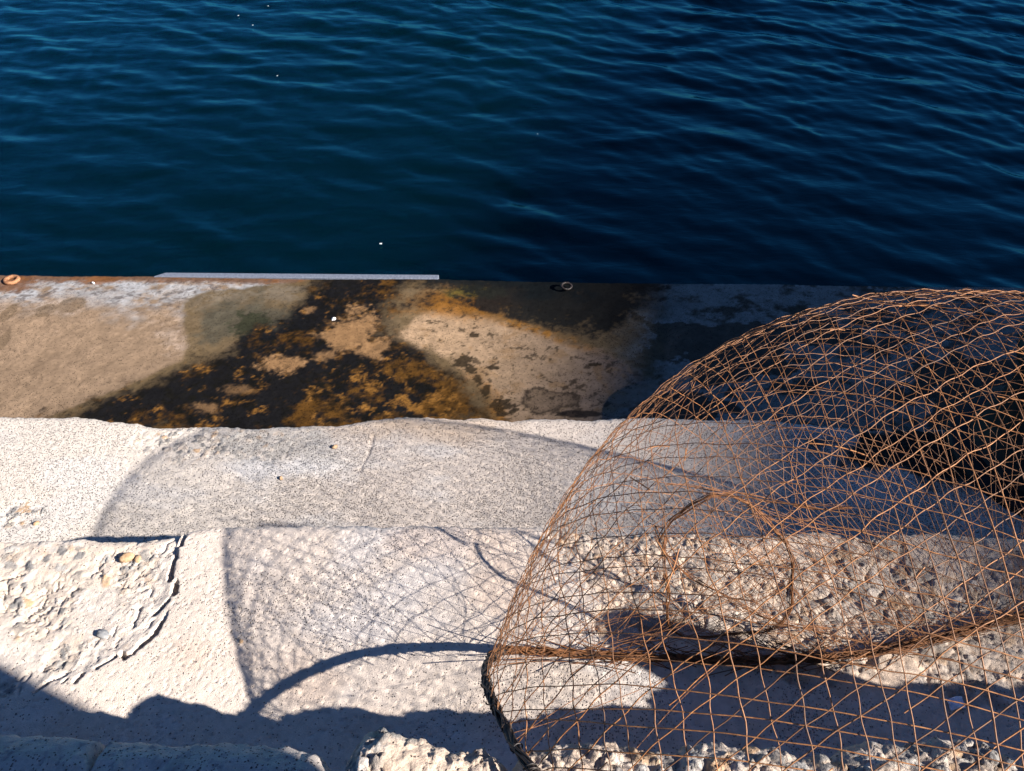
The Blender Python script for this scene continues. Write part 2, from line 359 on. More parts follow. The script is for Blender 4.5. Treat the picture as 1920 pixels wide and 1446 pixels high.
# ---- stained ledge at the water's edge
xs1 = np.concatenate([np.arange(-14, -3.2, .4), np.arange(-3.2, 3.4, .0065), np.arange(3.4, 30, .5)])
E1 = [(-3000, 505), (-400, 514), (0, 516), (820, 524), (1300, 533), (1920, 541), (2400, 545), (5000, 570)]
e1 = edge_from(E1, Z1, xs1, .005, 3)
def surf1(X, Y):
    n1 = fbm(X * 5, Y * 5, 1, 6, .6); n2 = fbm(X * 22, Y * 22, 2, 5, .65); n3 = fbm(X * 2.2, Y * 3, 3, 5, .6); n4 = fbm(X * 60, Y * 60, 4, 4, .75)
    g1, g2, g4 = n1 - .5, n2 - .5, n4 - .5
    Z = (fbm(X * 2, Y * 2, 1, 3) - .5) * .012 + g2 * .004 + g4 * .003
    C = np.ones(X.shape + (3,)) * np.array([.215, .150, .098])
    C *= (.70 + .60 * n1)[..., None]
    C = mixc(C, (.30, .235, .185), sstep(.48, .66, n3 + g4 * .25) * .6)
    C = mixc(C, (.13, .09, .06), sstep(.54, .72, fbm(X * 14 + 3, Y * 14, 4, 6, .75)) * .55)
    ee = np.interp(X[0], xs1, e1)[None, :] - Y          # distance from the water's edge
    salt = sstep(.34, .10, ee + g1 * .40) * sstep(.0, .05, ee) * sstep(-.72, -1.0, X + g1 * .4)
    C = mixc(C, (.29, .295, .30), salt * sstep(.3, .6, fbm(X * 9, Y * 16, 6, 6, .7)) * .95)
    C = mixc(C, (.09, .075, .07), sstep(.55, .62, fbm(X * 26, Y * 40, 5, 5, .75)) * salt * .8)
    C = mixc(C, (.11, .060, .038), sstep(.060, .025, ee + g2 * .05) * .9)
    C = mixc(C, (.115, .052, .024), sstep(.05, .6, blob(22, 528, 60, 22, Z1, X, Y, .6, 2) + g4) * .85)
    C = mixc(C, (.17, .07, .025), sstep(.05, .5, blob(185, 523, 40, 10, Z1, X, Y, .6, 3) + g4) * .8)
    C = mixc(C, (.15, .065, .025), sstep(.56, .66, fbm(X * 18 + 2, Y * 40, 6, 5, .7)) * sstep(.09, .03, ee) * sstep(.2, -.1, X) * .7)
    for (cx, cy, rx, ry) in ((138, 570, 25, 14), (85, 580, 16, 12), (4, 640, 12, 20), (15, 588, 12, 18)):
        C = mixc(C, (.125, .088, .055), sstep(-.02, .06, blob(cx, cy, rx, ry, Z1, X, Y, .5, 4, 12)) * (.45 + .4 * n2))
    # damp halo, then the black algae stain
    hp = inpoly(Gs([(95, 782), (250, 716), (345, 672), (352, 640), (340, 610), (345, 570), (365, 552), (440, 540), (600, 520), (1250, 520), (1250, 800), (300, 830)], Z1), X, Y)
    halo = sstep(-.015, .012, hp + g1 * .07 + g2 * .03)
    C = mixc(C, (.100, .070, .034), halo * .85)
    C = mixc(C, (.060, .055, .040), sstep(.0, .6, blob(480, 600, 130, 60, Z1, X, Y, .8, 5) + g4 * .5) * halo * .85)
    C = mixc(C, (.022, .026, .014), sstep(.15, .45, blob(490, 606, 66, 28, Z1, X, Y, .9, 3) + g4 * .9) * halo * .8)
    blk = inpoly(Gs([(90, 784), (230, 722), (340, 684), (430, 650), (520, 596), (565, 555), (600, 500), (1100, 490), (1140, 560), (1000, 588), (930, 560), (860, 536), (790, 545), (752, 580), (742, 632), (800, 668), (870, 716), (918, 752), (935, 800), (600, 840), (300, 840)], Z1), X, Y)
    bm = sstep(-.05, .09, blk + g1 * .24 + g2 * .14 + g4 * .08)
    C = mixc(C, (.0050, .0056, .0072), bm * .98)
    # brown and ochre showing through the black, thickest towards the step
    lower = np.clip(blob(800, 752, 230, 62, Z1, X, Y, .35, 1), -.6, 1)
    br = sstep(.46, .66, fbm(X * 9 + 5, Y * 9, 6, 6, .72) + .15 * lower + g4 * .18)
    C = mixc(C, (.085, .040, .009), br * bm * .92)
    och = sstep(.56, .70, fbm(X * 17 + 8, Y * 17, 1, 6, .75) + .09 * lower + g4 * .15)
    C = mixc(C, (.20, .095, .022), och * bm * .85)
    C = mixc(C, (.006, .0055, .004), sstep(.44, .70, fbm(X * 30 + 40, Y * 30, 5, 6, .8) + g4 * .35) * bm * .85)
    for (cx, cy, rx, ry, k) in ((660, 622, 55, 44, 1), (522, 680, 56, 20, 1), (385, 765, 34, 12, .6), (705, 655, 38, 24, .8), (610, 668, 30, 14, .6), (580, 580, 14, 7, .7), (450, 730, 40, 12, .4)):
        b = sstep(-.12, .55, blob(cx, cy, rx, ry, Z1, X, Y, .95, 5, 9) + g2 * 1.1 + g4 * 1.1)
        C = mixc(C, (.23, .132, .062), b * .85 * k)
    # the pale patch with an orange upper rim
    pale = inpoly(Gs([(752, 632), (765, 600), (830, 572), (900, 584), (980, 606), (1080, 640), (1190, 690), (1250, 730), (1230, 810), (950, 810), (918, 745), (875, 700), (805, 655)], Z1), X, Y)
    pm = sstep(-.02, .035, pale + g1 * .08 + g2 * .05 + g4 * .035)
    C = mixc(C, (.315, .215, .132), pm * .95)
    C = mixc(C, (.105, .082, .072), sstep(-.28, .42, X - .22 + g1 * .4 + g2 * .2) * pm * .9)  # soft edge of the shade painted in: patch darkens to the right
    rim = blob(865, 570, 135, 38, Z1, X, Y, .5, 3, 7)
    C = mixc(C, (.17, .072, .012), sstep(-.1, .65, rim + g4 * .5) * .9 * (1 - .75 * sstep(.02, .13, pale + g1 * .1)))
    C = mixc(C, (.085, .075, .018), sstep(.05, .6, blob(905, 546, 90, 18, Z1, X, Y, .6, 2, 9) + g4 * .5) * .8)
    C = mixc(C, (.22, .10, .022), sstep(.05, .0, np.abs(pale - .012) + g1 * .04) * sstep(-.25, -.05, X) * sstep(.55, .1, X) * (.3 + .7 * sstep(.45, .6, n2)))
    C = mixc(C, (.20, .115, .05), sstep(.56, .68, fbm(X * 11 + 60, Y * 11, 2, 6, .7)) * pm * .5)
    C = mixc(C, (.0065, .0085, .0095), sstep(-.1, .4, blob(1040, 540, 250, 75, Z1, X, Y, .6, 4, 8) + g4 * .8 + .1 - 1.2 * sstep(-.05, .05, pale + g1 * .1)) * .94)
    # dark lichen specks on the pale patch
    for (cx, cy, rx, ry) in ((891, 628, 9, 5), (866, 678, 20, 12), (886, 694, 14, 9), (898, 712, 9, 16), (910, 736, 10, 14), (946, 762, 26, 16), (925, 690, 12, 4), (1112, 684, 14, 4), (838, 610, 4, 3)):
        C = mixc(C, (.022, .016, .009), sstep(.05, .30, blob(cx, cy, rx, ry, Z1, X, Y, 1.1, 3, 20) + g4 * 1.6) * .9)
    C = mixc(C, (.028, .02, .013), sstep(.62, .68, fbm(X * 34 + 9, Y * 34, 3, 4, .7)) * pm * .75)
    q = blob(1030, 752, 54, 24, Z1, X, Y, .5, 5, 12) + g4 * .5
    C = mixc(C, (.05, .036, .025), sstep(-.02, .15, q) * (.45 + .5 * sstep(.42, .12, q)))
    C = mixc(C, (.02, .016, .014), sstep(0, .25, blob(1090, 776, 40, 8, Z1, X, Y, .7, 2, 12) + g4 * .6) * .9)
    # right hand part: grey slurry with dark damp bays
    right = sstep(.20, .52, X - .35 * (Y - 2.0) + g1 * .35)
    g = fbm(X * 3.2 + 4, Y * 4.5, 7, 6, .58)
    C = mixc(C, (.055, .050, .040), right * .95)
    C = mixc(C, (.19, .195, .175), right * sstep(.46, .50, g + g4 * .03) * sstep(.34, .52, fbm(X * 9, Y * 12, 3, 6, .7)) * .95)
    C = mixc(C, (.30, .31, .29), right * sstep(.07, .0, np.abs(g - .48) * 4) * sstep(.4, .6, n1) * .6)
    C *= (.72 + .56 * n2)[..., None] * (.75 + .5 * n4)[..., None]
    P = .10 + .2 * sstep(.4, .6, n1)
    return Z, C, P
v1 = np.concatenate([np.linspace(0, .22, 3)[:-1], np.linspace(.22, 1, 190)])
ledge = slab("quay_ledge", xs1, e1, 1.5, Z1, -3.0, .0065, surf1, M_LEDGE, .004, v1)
tag(ledge, kind="structure")

# ---- broken wall top in the foreground: a smooth block and a rubble block with a gap between
def surfL(X, Y):
    Z = .012 + gritty(X + 21, Y, 5) * 1.2 + (fbm(X * 8, Y * 8, 2, 4) - .5) * .02 - np.abs(fbm(X * 16, Y * 16, 3, 4, .6) - .5) * .022
    h2, k2, c2 = stones(X + 33, Y, .017, 3, .35, .35); Z = Z + h2 * sstep(.45, .6, fbm(X * 7, Y * 7, 5, 3))
    C = np.ones(X.shape + (3,)) * np.array([.54, .48, .43]); C *= (.8 + .4 * fbm(X * 6, Y * 6, 3, 5))[..., None]
    C = mixc(C, (.30, .29, .28), sstep(.56, .68, fbm(X * 11, Y * 11, 4, 5)) * .5)
    dd = inpolyline(Gs([(195, 1372), (182, 1392), (178, 1410), (172, 1446), (168, 1500)], ZT), X, Y) + (fbm(X * 35, Y * 35, 5, 4) - .5) * .012
    Z = Z - .04 * sstep(.006, .001, dd)
    ee = np.interp(X[0], xsL, eL)[None, :] - Y
    er = xsL[-1] - X
    Z = Z - np.clip(.05 - ee, 0, 1) ** 2 * 9 - np.clip(.04 - er, 0, 1) ** 2 * 12
    return Z, C, .10 + .2 * fbm(X * 5, Y * 5, 1, 3)
xR0 = G(632, 1430, ZT)[0]
xsL = np.arange(-1.6, xR0 - .012, .004)
eL = edge_from([(-700, 1360), (0, 1371), (90, 1376), (172, 1384), (185, 1392), (200, 1383), (300, 1387), (400, 1392), (520, 1397), (560, 1402), (600, 1414), (620, 1432)], ZT, xsL, .012, 4)
wallL = slab("concrete_block", xsL, eL, -.35, ZT, -1.6, .004, surfL, M_STEP)
tag(wallL, "smooth concrete block lying in shade at the bottom left, with a thin crack across it", "concrete block", "broken wall blocks in the foreground")
def surfR(X, Y):
    h1, k1, c1 = stones(X + 15, Y, .040, 2, .8, .5); h2, k2, c2 = stones(X + 19, Y, .020, 5, .8, .6); h3, k3, c3 = stones(X + 1, Y, .0095, 7, .7, .6)
    big = sstep(.4, .6, fbm(X * 7, Y * 7 + 9, 2, 3))
    Z = gritty(X, Y, 6) + (fbm(X * 9, Y * 9, 4, 4, .5) - .5) * .026 - np.abs(fbm(X * 26, Y * 26, 1, 4, .6) - .5) * .02 + h1 * .65 * big + h2 * .6 + h3 * .5 - .004
    g = G(722, 1385, ZT); Z = Z + .020 * np.exp(-((X - g[0]) ** 2 + (Y - g[1] + .03) ** 2) / .004) + .012 * sstep(.25, .1, X)
    g = G(955, 1425, ZT); Z = Z - .05 * np.exp(-((X - g[0]) / .012) ** 2) * sstep(g[1] - .06, g[1], Y)
    # unseen taller rubble added further right to shade the step
    t = sstep(.78, .86, X + (fbm(X * 9, Y * 9, 3, 4) - .5) * .06) * sstep(.34, .42, Y)
    Z = Z + t * .085
    kb = G(1245, 1185, 0) + SUN * .56  # lump placed towards the sun so its shadow reaches the rim bundle
    Z = np.maximum(Z, (kb[2] - ZT) * 1.06 * np.exp(-(((X - kb[0]) / .085) ** 4 + ((Y - kb[1] + .02) / .10) ** 4)) + Z * .6)
    C = np.ones(X.shape + (3,)) * np.array([.53, .425, .335]); C *= (.75 + .5 * fbm(X * 9, Y * 9, 3, 5))[..., None]
    for kk, cc, w in ((k3, c3, .6), (k2, c2, .8), (k1 * big, c1, .7)):
        sel = (kk * w * sstep(.36, .5, fbm(X * 14, Y * 14, 6, 3)))[..., None]; C = C * (1 - sel) + cc * 1.1 * sel
    ee = np.interp(X[0], xsR, eR)[None, :] - Y; el = X - xsR[0]
    Z = Z - np.clip(.04 - ee, 0, 1) ** 2 * 10 - np.clip(.05 - el, 0, 1) ** 2 * 10
    return Z, C, .06 + X * 0
xsR = np.arange(xR0 + .012, 2.3, .003)
eR = edge_from([(630, 1446), (642, 1424), (665, 1404), (690, 1388), (720, 1377), (735, 1384), (760, 1394), (800, 1399), (850, 1411), (880, 1409), (910, 1404), (925, 1412), (945, 1408), (955, 1420), (985, 1408), (1010, 1402),
                (1100, 1394), (1140, 1389), (1200, 1401), (1300, 1398), (1400, 1402), (1440, 1396), (1480, 1401), (1500, 1409), (1530, 1406), (1570, 1416), (1600, 1396), (1660, 1391), (1700, 1396), (1760, 1382), (1850, 1389), (1880, 1408), (1920, 1425), (2000, 1400), (3000, 1400)], ZT, xsR, .016, 5)
wallR = slab("concrete_block", xsR, eR, -.35, ZT, -1.6, .003, surfR, M_ROUGH, .012)
tag(wallR, "sunlit rubble edge of broken concrete under the near rim of the wire trap", "concrete block", "broken wall blocks in the foreground")

# ---- quay paving behind the camera
def surfB(X, Y):
    C = np.ones(X.shape + (3,)) * np.array([.42, .39, .36])
    return (fbm(X, Y, 1, 3) - .5) * .02, C * (.8 + .4 * fbm(X * 2, Y * 2, 2, 4))[..., None], .2 + 0 * X
xsB = np.arange(-14, 45, .5)
pav = slab("quay_pavement", xsB, np.full(len(xsB), -.36), -30, ZT - .02, -1.6, .5, surfB, M_WALLFAR)
tag(pav, kind="structure")

# ------------------------------------------------------------------ water
def water_mat():
    m, t, n, b = new_mat("harbour_water"); L = t.links.new
    tc = n.new("ShaderNodeTexCoord")
    mp = n.new("ShaderNodeMapping"); mp.inputs["Rotation"].default_value = (0, 0, math.radians(28)); mp.inputs["Scale"].default_value = (.45, 1, 1)
    L(tc.outputs["Object"], mp.inputs["Vector"])
    n1 = n.new("ShaderNodeTexNoise"); n1.inputs["Scale"].default_value = 15; n1.inputs["Detail"].default_value = 5; n1.inputs["Roughness"].default_value = .55; n1.inputs["Distortion"].default_value = .6
    L(mp.outputs[0], n1.inputs["Vector"])
    bu = n.new("ShaderNodeBump"); bu.inputs["Strength"].default_value = .16; bu.inputs["Distance"].default_value = .02
    L(n1.outputs["Fac"], bu.inputs["Height"]); 
    # murky body plus a clear surface reflection
    n.remove(b)
    di = n.new("ShaderNodeSubsurfaceScattering"); di.falloff = 'BURLEY'; di.inputs["Color"].default_value = (.0001, .0044, .0056, 1)
    di.inputs["Scale"].default_value = 1.0; di.inputs["Radius"].default_value = (1.2, 1.2, 1.2)
    gl = n.new("ShaderNodeBsdfGlossy"); gl.inputs["Color"].default_value = (.22, .88, 1.0, 1); gl.inputs["Roughness"].default_value = .05
    fr = n.new("ShaderNodeFresnel"); fr.inputs["IOR"].default_value = 1.40
    mx = n.new("ShaderNodeMixShader")
    L(bu.outputs[0], gl.inputs["Normal"]); L(bu.outputs[0], fr.inputs["Normal"])
    L(fr.outputs[0], mx.inputs[0]); L(di.outputs[0], mx.inputs[1]); L(gl.outputs[0], mx.inputs[2])
    L(mx.outputs[0], n["Material Output"].inputs["Surface"])
    return m
xw = np.concatenate([-np.geomspace(400, 6.2, 40), np.arange(-6.0, 6.0, .02), np.geomspace(6.2, 400, 40)])
yw = np.concatenate([[2.0, 2.6], np.arange(2.8, 10.5, .018), np.geomspace(10.7, 900, 60)])
Xw, Yw = np.meshgrid(xw, yw)
rg = np.random.default_rng(3)
Zw = np.zeros(Xw.shape)
wxp = (fbm(Xw * .9, Yw * .9, 2, 3) - .5) * .9; wyp = (fbm(Xw * .9 + 50, Yw * .9, 3, 3) - .5) * .9
amp = .55 + .45 * sstep(3.6, 7.5, Yw) + .25 * sstep(0, 3, Xw)
for k in range(70):
    lam = .075 * (9.0 ** rg.random()); th = math.radians(62 + rg.normal(0, 21)); kx = 2 * math.pi / lam
    ph = rg.random() * 6.28
    Zw += (lam ** 1.15) * .0034 * np.sin(kx * ((Xw + wxp * .35) * math.cos(th) + (Yw + wyp * .35) * math.sin(th)) + ph)
Zw *= amp * (.45 + 1.1 * fbm(Xw * 1.1, Yw * 1.1, 5, 3))
Zw *= sstep(14, 9.5, Yw) * sstep(7.5, 5.5, np.abs(Xw))
water = make_mesh("water", np.stack([Xw, Yw, Zw + ZW], -1).reshape(-1, 3), grid_faces(*Xw.shape), None, water_mat())
tag(water, kind="structure")

# ------------------------------------------------------------------ the wire trap
c0 = np.array([.82863881, .06328164, -.34005708]); r0 = np.exp([.145493, -.25319968, -.79852166])
def Rm(a, b, c):
    ca, sa, cb, sb, cc, sc = math.cos(a), math.sin(a), math.cos(b), math.sin(b), math.cos(c), math.sin(c)
    return np.array([[cc, -sc, 0], [sc, cc, 0], [0, 0, 1]]) @ np.array([[cb, 0, sb], [0, 1, 0], [-sb, 0, cb]]) @ np.array([[1, 0, 0], [0, ca, -sa], [0, sa, ca]])
AM = (Rm(.35797255, .66357226, -.85946285) / r0).T
O = np.array([.62, .40, .06])
def shell(d):
    a = AM @ (O - c0); B = d @ AM.T
    bb = (B * B).sum(-1); ab = B @ a
    t = (-ab + np.sqrt(np.maximum(ab * ab - bb * (a @ a - 1), 0))) / bb
    return O + d * t[..., None]
def dirs(az, th): return np.stack([np.sin(th) * np.cos(az), np.sin(th) * np.sin(az), np.cos(th)], -1)
hp = [G(x, y, h * S) / S for (x, y), h in [((1920, 1155), .015), ((1700, 1213), .015), ((1550, 1235), .015), ((1400, 1240), .012), ((1250, 1234), .014), ((1100, 1228), .022), ((1000, 1221), .034), ((950, 1219), .050),
      ((926, 1226), .082), ((911, 1248), .115), ((910, 1275), .139), ((921, 1310), .165), ((940, 1350), .189), ((970, 1405), .213), ((1000, 1446), .230)]]
hoop_c = [(1.17, .30, .225), (1.21, .42, .18), (1.18, .54, .10), (1.06, .63, .03), (.90, .65, .015)] + [tuple(q) for q in hp]
NA = 1440
azs = np.linspace(-math.pi, math.pi, NA, endpoint=False)
thg = np.linspace(.2, 2.3, 400)
Pg = shell(dirs(azs[:, None] + 0 * thg[None], thg[None] + 0 * azs[:, None]))
def turn_theta(i, z):
    zz = Pg[i, :, 2]; k = np.argmax(zz < z)
    return thg[k]
# rim: control points, the rest follows the shell at the height of the wall top
hc = np.array(hoop_c); haz = np.unwrap(np.arctan2(hc[:, 1] - O[1], hc[:, 0] - O[0]))
front_az = np.linspace(haz[-1] + .12, haz[0] + 2 * math.pi - .15, 12)
fr = []
for a in front_az:
    i = int(round(((a + math.pi) % (2 * math.pi)) / (2 * math.pi) * NA)) % NA
    fr.append(shell(dirs(np.array(azs[i]), np.array(turn_theta(i, .222)))))
rim_pts = np.vstack([hc, np.array(fr)]); rim_az = np.concatenate([haz, front_az])
def rim_at(az):
    a = (az - rim_az[0]) % (2 * math.pi) + rim_az[0]
    A = np.append(rim_az, rim_az[0] + 2 * math.pi); Pp = np.vstack([rim_pts, rim_pts[:1]])
    return np.stack([np.interp(a, A, Pp[:, k]) for k in range(3)], -1)
RIM = rim_at(azs)
zt = np.empty(NA)
for i, a in enumerate(azs):
    ad = math.degrees(a) % 360
    back = max(0, min(1, (ad - 12) / 20)) * max(0, min(1, (165 - ad) / 14)) if ad < 180 else 0
    zt[i] = max(.015, RIM[i, 2] * (1 - back) + .125 * back)
TURN = np.array([turn_theta(i, zt[i]) for i in range(NA)])
TURN = np.convolve(np.concatenate([TURN[-6:], TURN, TURN[:6]]), np.ones(13) / 13, 'valid')
TP = shell(dirs(azs, TURN))
LEN = np.linalg.norm(RIM - TP, axis=1) / .45
def tab(T, az):
    f = ((az + math.pi) % (2 * math.pi)) / (2 * math.pi) * NA
    i = np.floor(f).astype(int) % NA; w = f - np.floor(f); j = (i + 1) % NA
    return T[i] * (1 - w) + T[j] * w if T.ndim == 1 else T[i] * (1 - w)[:, None] + T[j] * w[:, None]
def skin(u, v):
    """net surface: flat chart (u, v) -> point, plus how far inside the rim it is"""
    az = np.arctan2(v, u); th = np.hypot(u, v)
    tt = tab(TURN, az); ln = tab(LEN, az)
    p = shell(dirs(az, np.minimum(th, tt)))
    w = np.clip((th - tt) / np.maximum(ln, 1e-4), 0, 1)
    rp = tab(RIM, az); tp = tab(TP, az)
    under = tp * (1 - w)[:, None] + rp * w[:, None]
    under = under + (np.sin(w * math.pi) * -.02)[:, None] * np.array([0, 0, 1.0])
    p = np.where((th > tt)[:, None], under, p)
    return p, (tt + ln) - th

class Tubes:
    def __init__(self, n=5): self.V = []; self.Fc = []; self.k = 0; self.n = n; self.A = []
    def add(self, P, r, tar=0.0):
        P = np.asarray(P, float); m = len(P)
        if m < 2: return
        T = np.gradient(P, axis=0); T /= np.linalg.norm(T, axis=1)[:, None] + 1e-12
        ref = np.array([.31, .17, .93]); N = np.cross(T, ref); nn = np.linalg.norm(N, axis=1)
        N = np.where((nn < .05)[:, None], np.cross(T, [1, 0, .1]), N); N /= np.linalg.norm(N, axis=1)[:, None]
        B = np.cross(T, N); r = np.broadcast_to(np.asarray(r, float), (m,))
        a = np.arange(self.n) / self.n * 2 * math.pi
        V = P[:, None] + r[:, None, None] * (N[:, None] * np.cos(a)[None, :, None] + B[:, None] * np.sin(a)[None, :, None])
        i = np.arange(m - 1)[:, None] * self.n; j = np.arange(self.n)[None]; j1 = (j + 1) % self.n
        Fq = np.stack([i + j, i + j1, i + self.n + j1, i + self.n + j], -1).reshape(-1, 4) + self.k
        self.V.append(V.reshape(-1, 3)); self.Fc.append(Fq); self.k += m * self.n
        self.A.append(np.repeat(np.broadcast_to(np.asarray(tar, float), (m,)), self.n))
    def build(self, name, mat, parent):
        return make_mesh(name, np.vstack(self.V), np.vstack(self.Fc), {"tone": np.concatenate(self.A)}, mat, parent)

trap = bpy.data.objects.new("fish_trap", None); col.objects.link(trap)
tag(trap, "rusty dome shaped wire mesh fish trap resting on the broken concrete steps", "fish trap")
rw = np.random.default_rng(11)
net = Tubes(5)
SP = .040
tt = np.arange(-2.9, 2.9, .016)
for fam, deg in enumerate((80, 28, -26)):
    a = math.radians(deg); dx, dy = math.cos(a), math.sin(a)
    off = -2.4
    while off < 2.4:
        off += SP * (.94 + .12 * rw.random())
        ph = rw.random() * 100
        # smooth wobble and a slow wander of each wire
        wob = (vnoise(tt * 3 + ph, tt * 0 + fam, fam) - .5) * .012 + (vnoise(tt * 14 + ph, tt * 0 + 5, fam + 2) - .5) * .006
        tl = rw.normal(0, .006)
        o2 = off + wob + tt * tl
        u = tt * dx - o2 * dy; v = tt * dy + o2 * dx
        p, ins = skin(u, v)
        n = p - O; n /= np.linalg.norm(n, axis=1)[:, None]
        weave = .0011 * np.sin(tt / SP * math.pi + fam * 2.1 + ph) + (vnoise(tt * 7 + ph, tt * 0, 4) - .5) * .005
        p = p + n * weave[:, None]
        ok = ins > -.02
        if rw.random() < .5: ok &= ins > tab(LEN, np.arctan2(v, u)) * rw.uniform(.3, .9) - .02    # many wires end on the underside
        # broken gaps here and there
        if rw.random() < .22:
            g0 = rw.uniform(-1.2, 1.2); ok &= ~((tt > g0) & (tt < g0 + rw.uniform(.05, .35)))
        idx = np.where(ok)[0]
        if len(idx) < 4: continue
        for run in np.split(idx, np.where(np.diff(idx) > 1)[0] + 1):
            if len(run) > 3: net.add(p[run] * S, (.00088 - .00030 * sstep(-.1, .6, v[run])) * rw.uniform(.85, 1.15), np.clip(rw.random() * .6 + .8 * (vnoise(tt[run] * 5 + ph, tt[run] * 0, 6) - .3), 0, 1))
# loose broken ends sticking out of the net
for k in range(50):
    az = rw.uniform(1.3, 4.6); th = rw.uniform(.2, 1.5)
    u, v = th * math.cos(az), th * math.sin(az); a = rw.uniform(0, 6.28); ln = rw.uniform(.03, .10)
    s = np.linspace(0, 1, 8); p, ins = skin(u + s * ln * math.cos(a), v + s * ln * math.sin(a))
    if ins.min() < .05: continue
    n = p - O; n /= np.linalg.norm(n, axis=1)[:, None]
    net.add((p + n * (s ** 2 * rw.uniform(-.015, .012))[:, None]) * S, .0010)
net.build("wire_mesh", M_WIRE, trap)

# rim: a bundle of wires, tarred black on the left and rusty where it lies on the step
def bundle(T, path, R, strands, r, turns, seed, hang=0):
    q = np.random.default_rng(seed); m = len(path)
    tg = np.gradient(path, axis=0); tg /= np.linalg.norm(tg, axis=1)[:, None]
    N = np.cross(tg, [0.1, .1, 1.0]); N /= np.linalg.norm(N, axis=1)[:, None]; B = np.cross(tg, N)
    s = np.linspace(0, 1, m)
    for k in range(strands):
        rr = R * math.sqrt(q.random()) * (1 + .5 * (vnoise(s * 14 + 9 * k, s * 0 + k, 3) - .5))
        ph = q.random() * 6.28 + turns * 6.28 * s * q.choice([1, 1, -1]) * q.uniform(.5, 1.2)
        T.add(path + N * (rr * np.cos(ph))[:, None] + B * (rr * np.sin(ph))[:, None], r * q.uniform(.8, 1.25))
def smooth_path(P, n):
    P = np.asarray(P); d = np.concatenate([[0], np.cumsum(np.linalg.norm(np.diff(P, axis=0), axis=1))])
    s = np.linspace(0, d[-1], n); Q = np.stack([np.interp(s, d, P[:, k]) for k in range(3)], -1)
    w = max(3, n // (len(P) * 3)) | 1
    Qp = np.vstack([np.repeat(Q[:1], w // 2, 0), Q, np.repeat(Q[-1:], w // 2, 0)])
    return np.stack([np.convolve(Qp[:, k], np.ones(w) / w, 'valid') for k in range(3)], -1)
whole = smooth_path(np.vstack([rim_pts[4:], rim_pts[:5]]) * S, 1500)
i_cut = int(np.argmin(np.linalg.norm(whole - G(930, 1222, .075 * S), axis=1)))
rust, black = whole[:i_cut + 12], whole[i_cut - 12:]
tb = Tubes(5)
ramp = np.linspace(0, 1, 420)
bundle(tb, black, .0064, 26, .0016, 26, 5)
q = np.random.default_rng(8)
for k in range(60):                                      # wrapping turns and little loops
    i = int(q.uniform(2, 330)); c = black[i]; tg = black[i + 1] - black[i - 1]; tg /= np.linalg.norm(tg)
    N = np.cross(tg, [0, .2, 1]); N /= np.linalg.norm(N); B = np.cross(tg, N)
    s = np.linspace(0, 6.28 * q.uniform(.6, 1.3), 22); R = .0070 * q.uniform(.9, 1.3); o = q.normal(0, .0015, 2)
    tb.add(c + N * (R * np.cos(s) + o[0])[:, None] + B * (R * np.sin(s) + o[1])[:, None] + tg * (s * q.uniform(-.004, .004))[:, None], .0012)
tb.build("rim", M_ROPE, trap)["label"] = "black tarred bundle of wires along the near left rim"
tb = Tubes(5)
bundle(tb, rust, .0068, 22, .0013, 18, 6)
q = np.random.default_rng(9)
for k in range(80):
    i = int(q.uniform(40, len(rust) - 60)); c = rust[i] + q.normal(0, .006, 3); tg = rust[i + 1] - rust[i - 1]; tg /= np.linalg.norm(tg)
    s = np.linspace(-1, 1, 14); ln = q.uniform(.05, .16)
    bend = np.array([0, q.normal(0, .02), abs(q.normal(0, .02))])
    tb.add(c + tg * (s * ln)[:, None] + bend * (s ** 2)[:, None] + q.normal(0, .1, 3) * .1 * s[:, None], .0010)
tb.build("rim", M_RUSTROPE, trap)["label"] = "rusty bundle of wires lying on the step"

# funnel mouth inside the trap: a ring of wires with frayed ends
ring_px = [(1246, 1010), (1262, 975), (1295, 945), (1330, 928), (1370, 928), (1410, 942), (1445, 968), (1475, 1005), (1490, 1050), (1490, 1095), (1480, 1130), (1455, 1160), (1420, 1185), (1380, 1200), (1335, 1204), (1295, 1196), (1265, 1170), (1248, 1130), (1238, 1080), (1240, 1040), (1246, 1010)]
RH = [.245, .190, .161, .154, .136, .088, .055, .030]
def hh(y): return float(np.interp(y, [925, 975, 1010, 1040, 1080, 1130, 1170, 1200], RH))
ring = np.array([G(x, y, hh(y) * S) for x, y in ring_px])
ringp = smooth_path(ring, 200)
fu = Tubes(4)
s_ = np.linspace(0, 1, len(ringp))
ringp = ringp + np.stack([vnoise(s_ * 9, s_ * 0 + k_, 2 + k_) - .5 for k_ in range(3)], -1) * .022
bundle(fu, ringp, .0050, 6, .0008, 3, 12)
strand2 = smooth_path(np.array([G(x, y, h * S) for x, y, h in [(1225, 985, .12), (1248, 1040, .10), (1300, 1085, .06), (1360, 1120, .04), (1430, 1155, .03), (1500, 1175, .03), (1560, 1182, .02)]]), 80)
bundle(fu, strand2, .0040, 5, .0009, 2, 13)
strand3 = smooth_path(np.array([G(x, y, h * S) for x, y, h in [(1248, 910, .26), (1300, 915, .25), (1380, 920, .24), (1440, 940, .22), (1520, 950, .23), (1600, 955, .24)]]), 60)
bundle(fu, strand3, .005, 4, .0007, 2, 14)
q = np.random.default_rng(15)
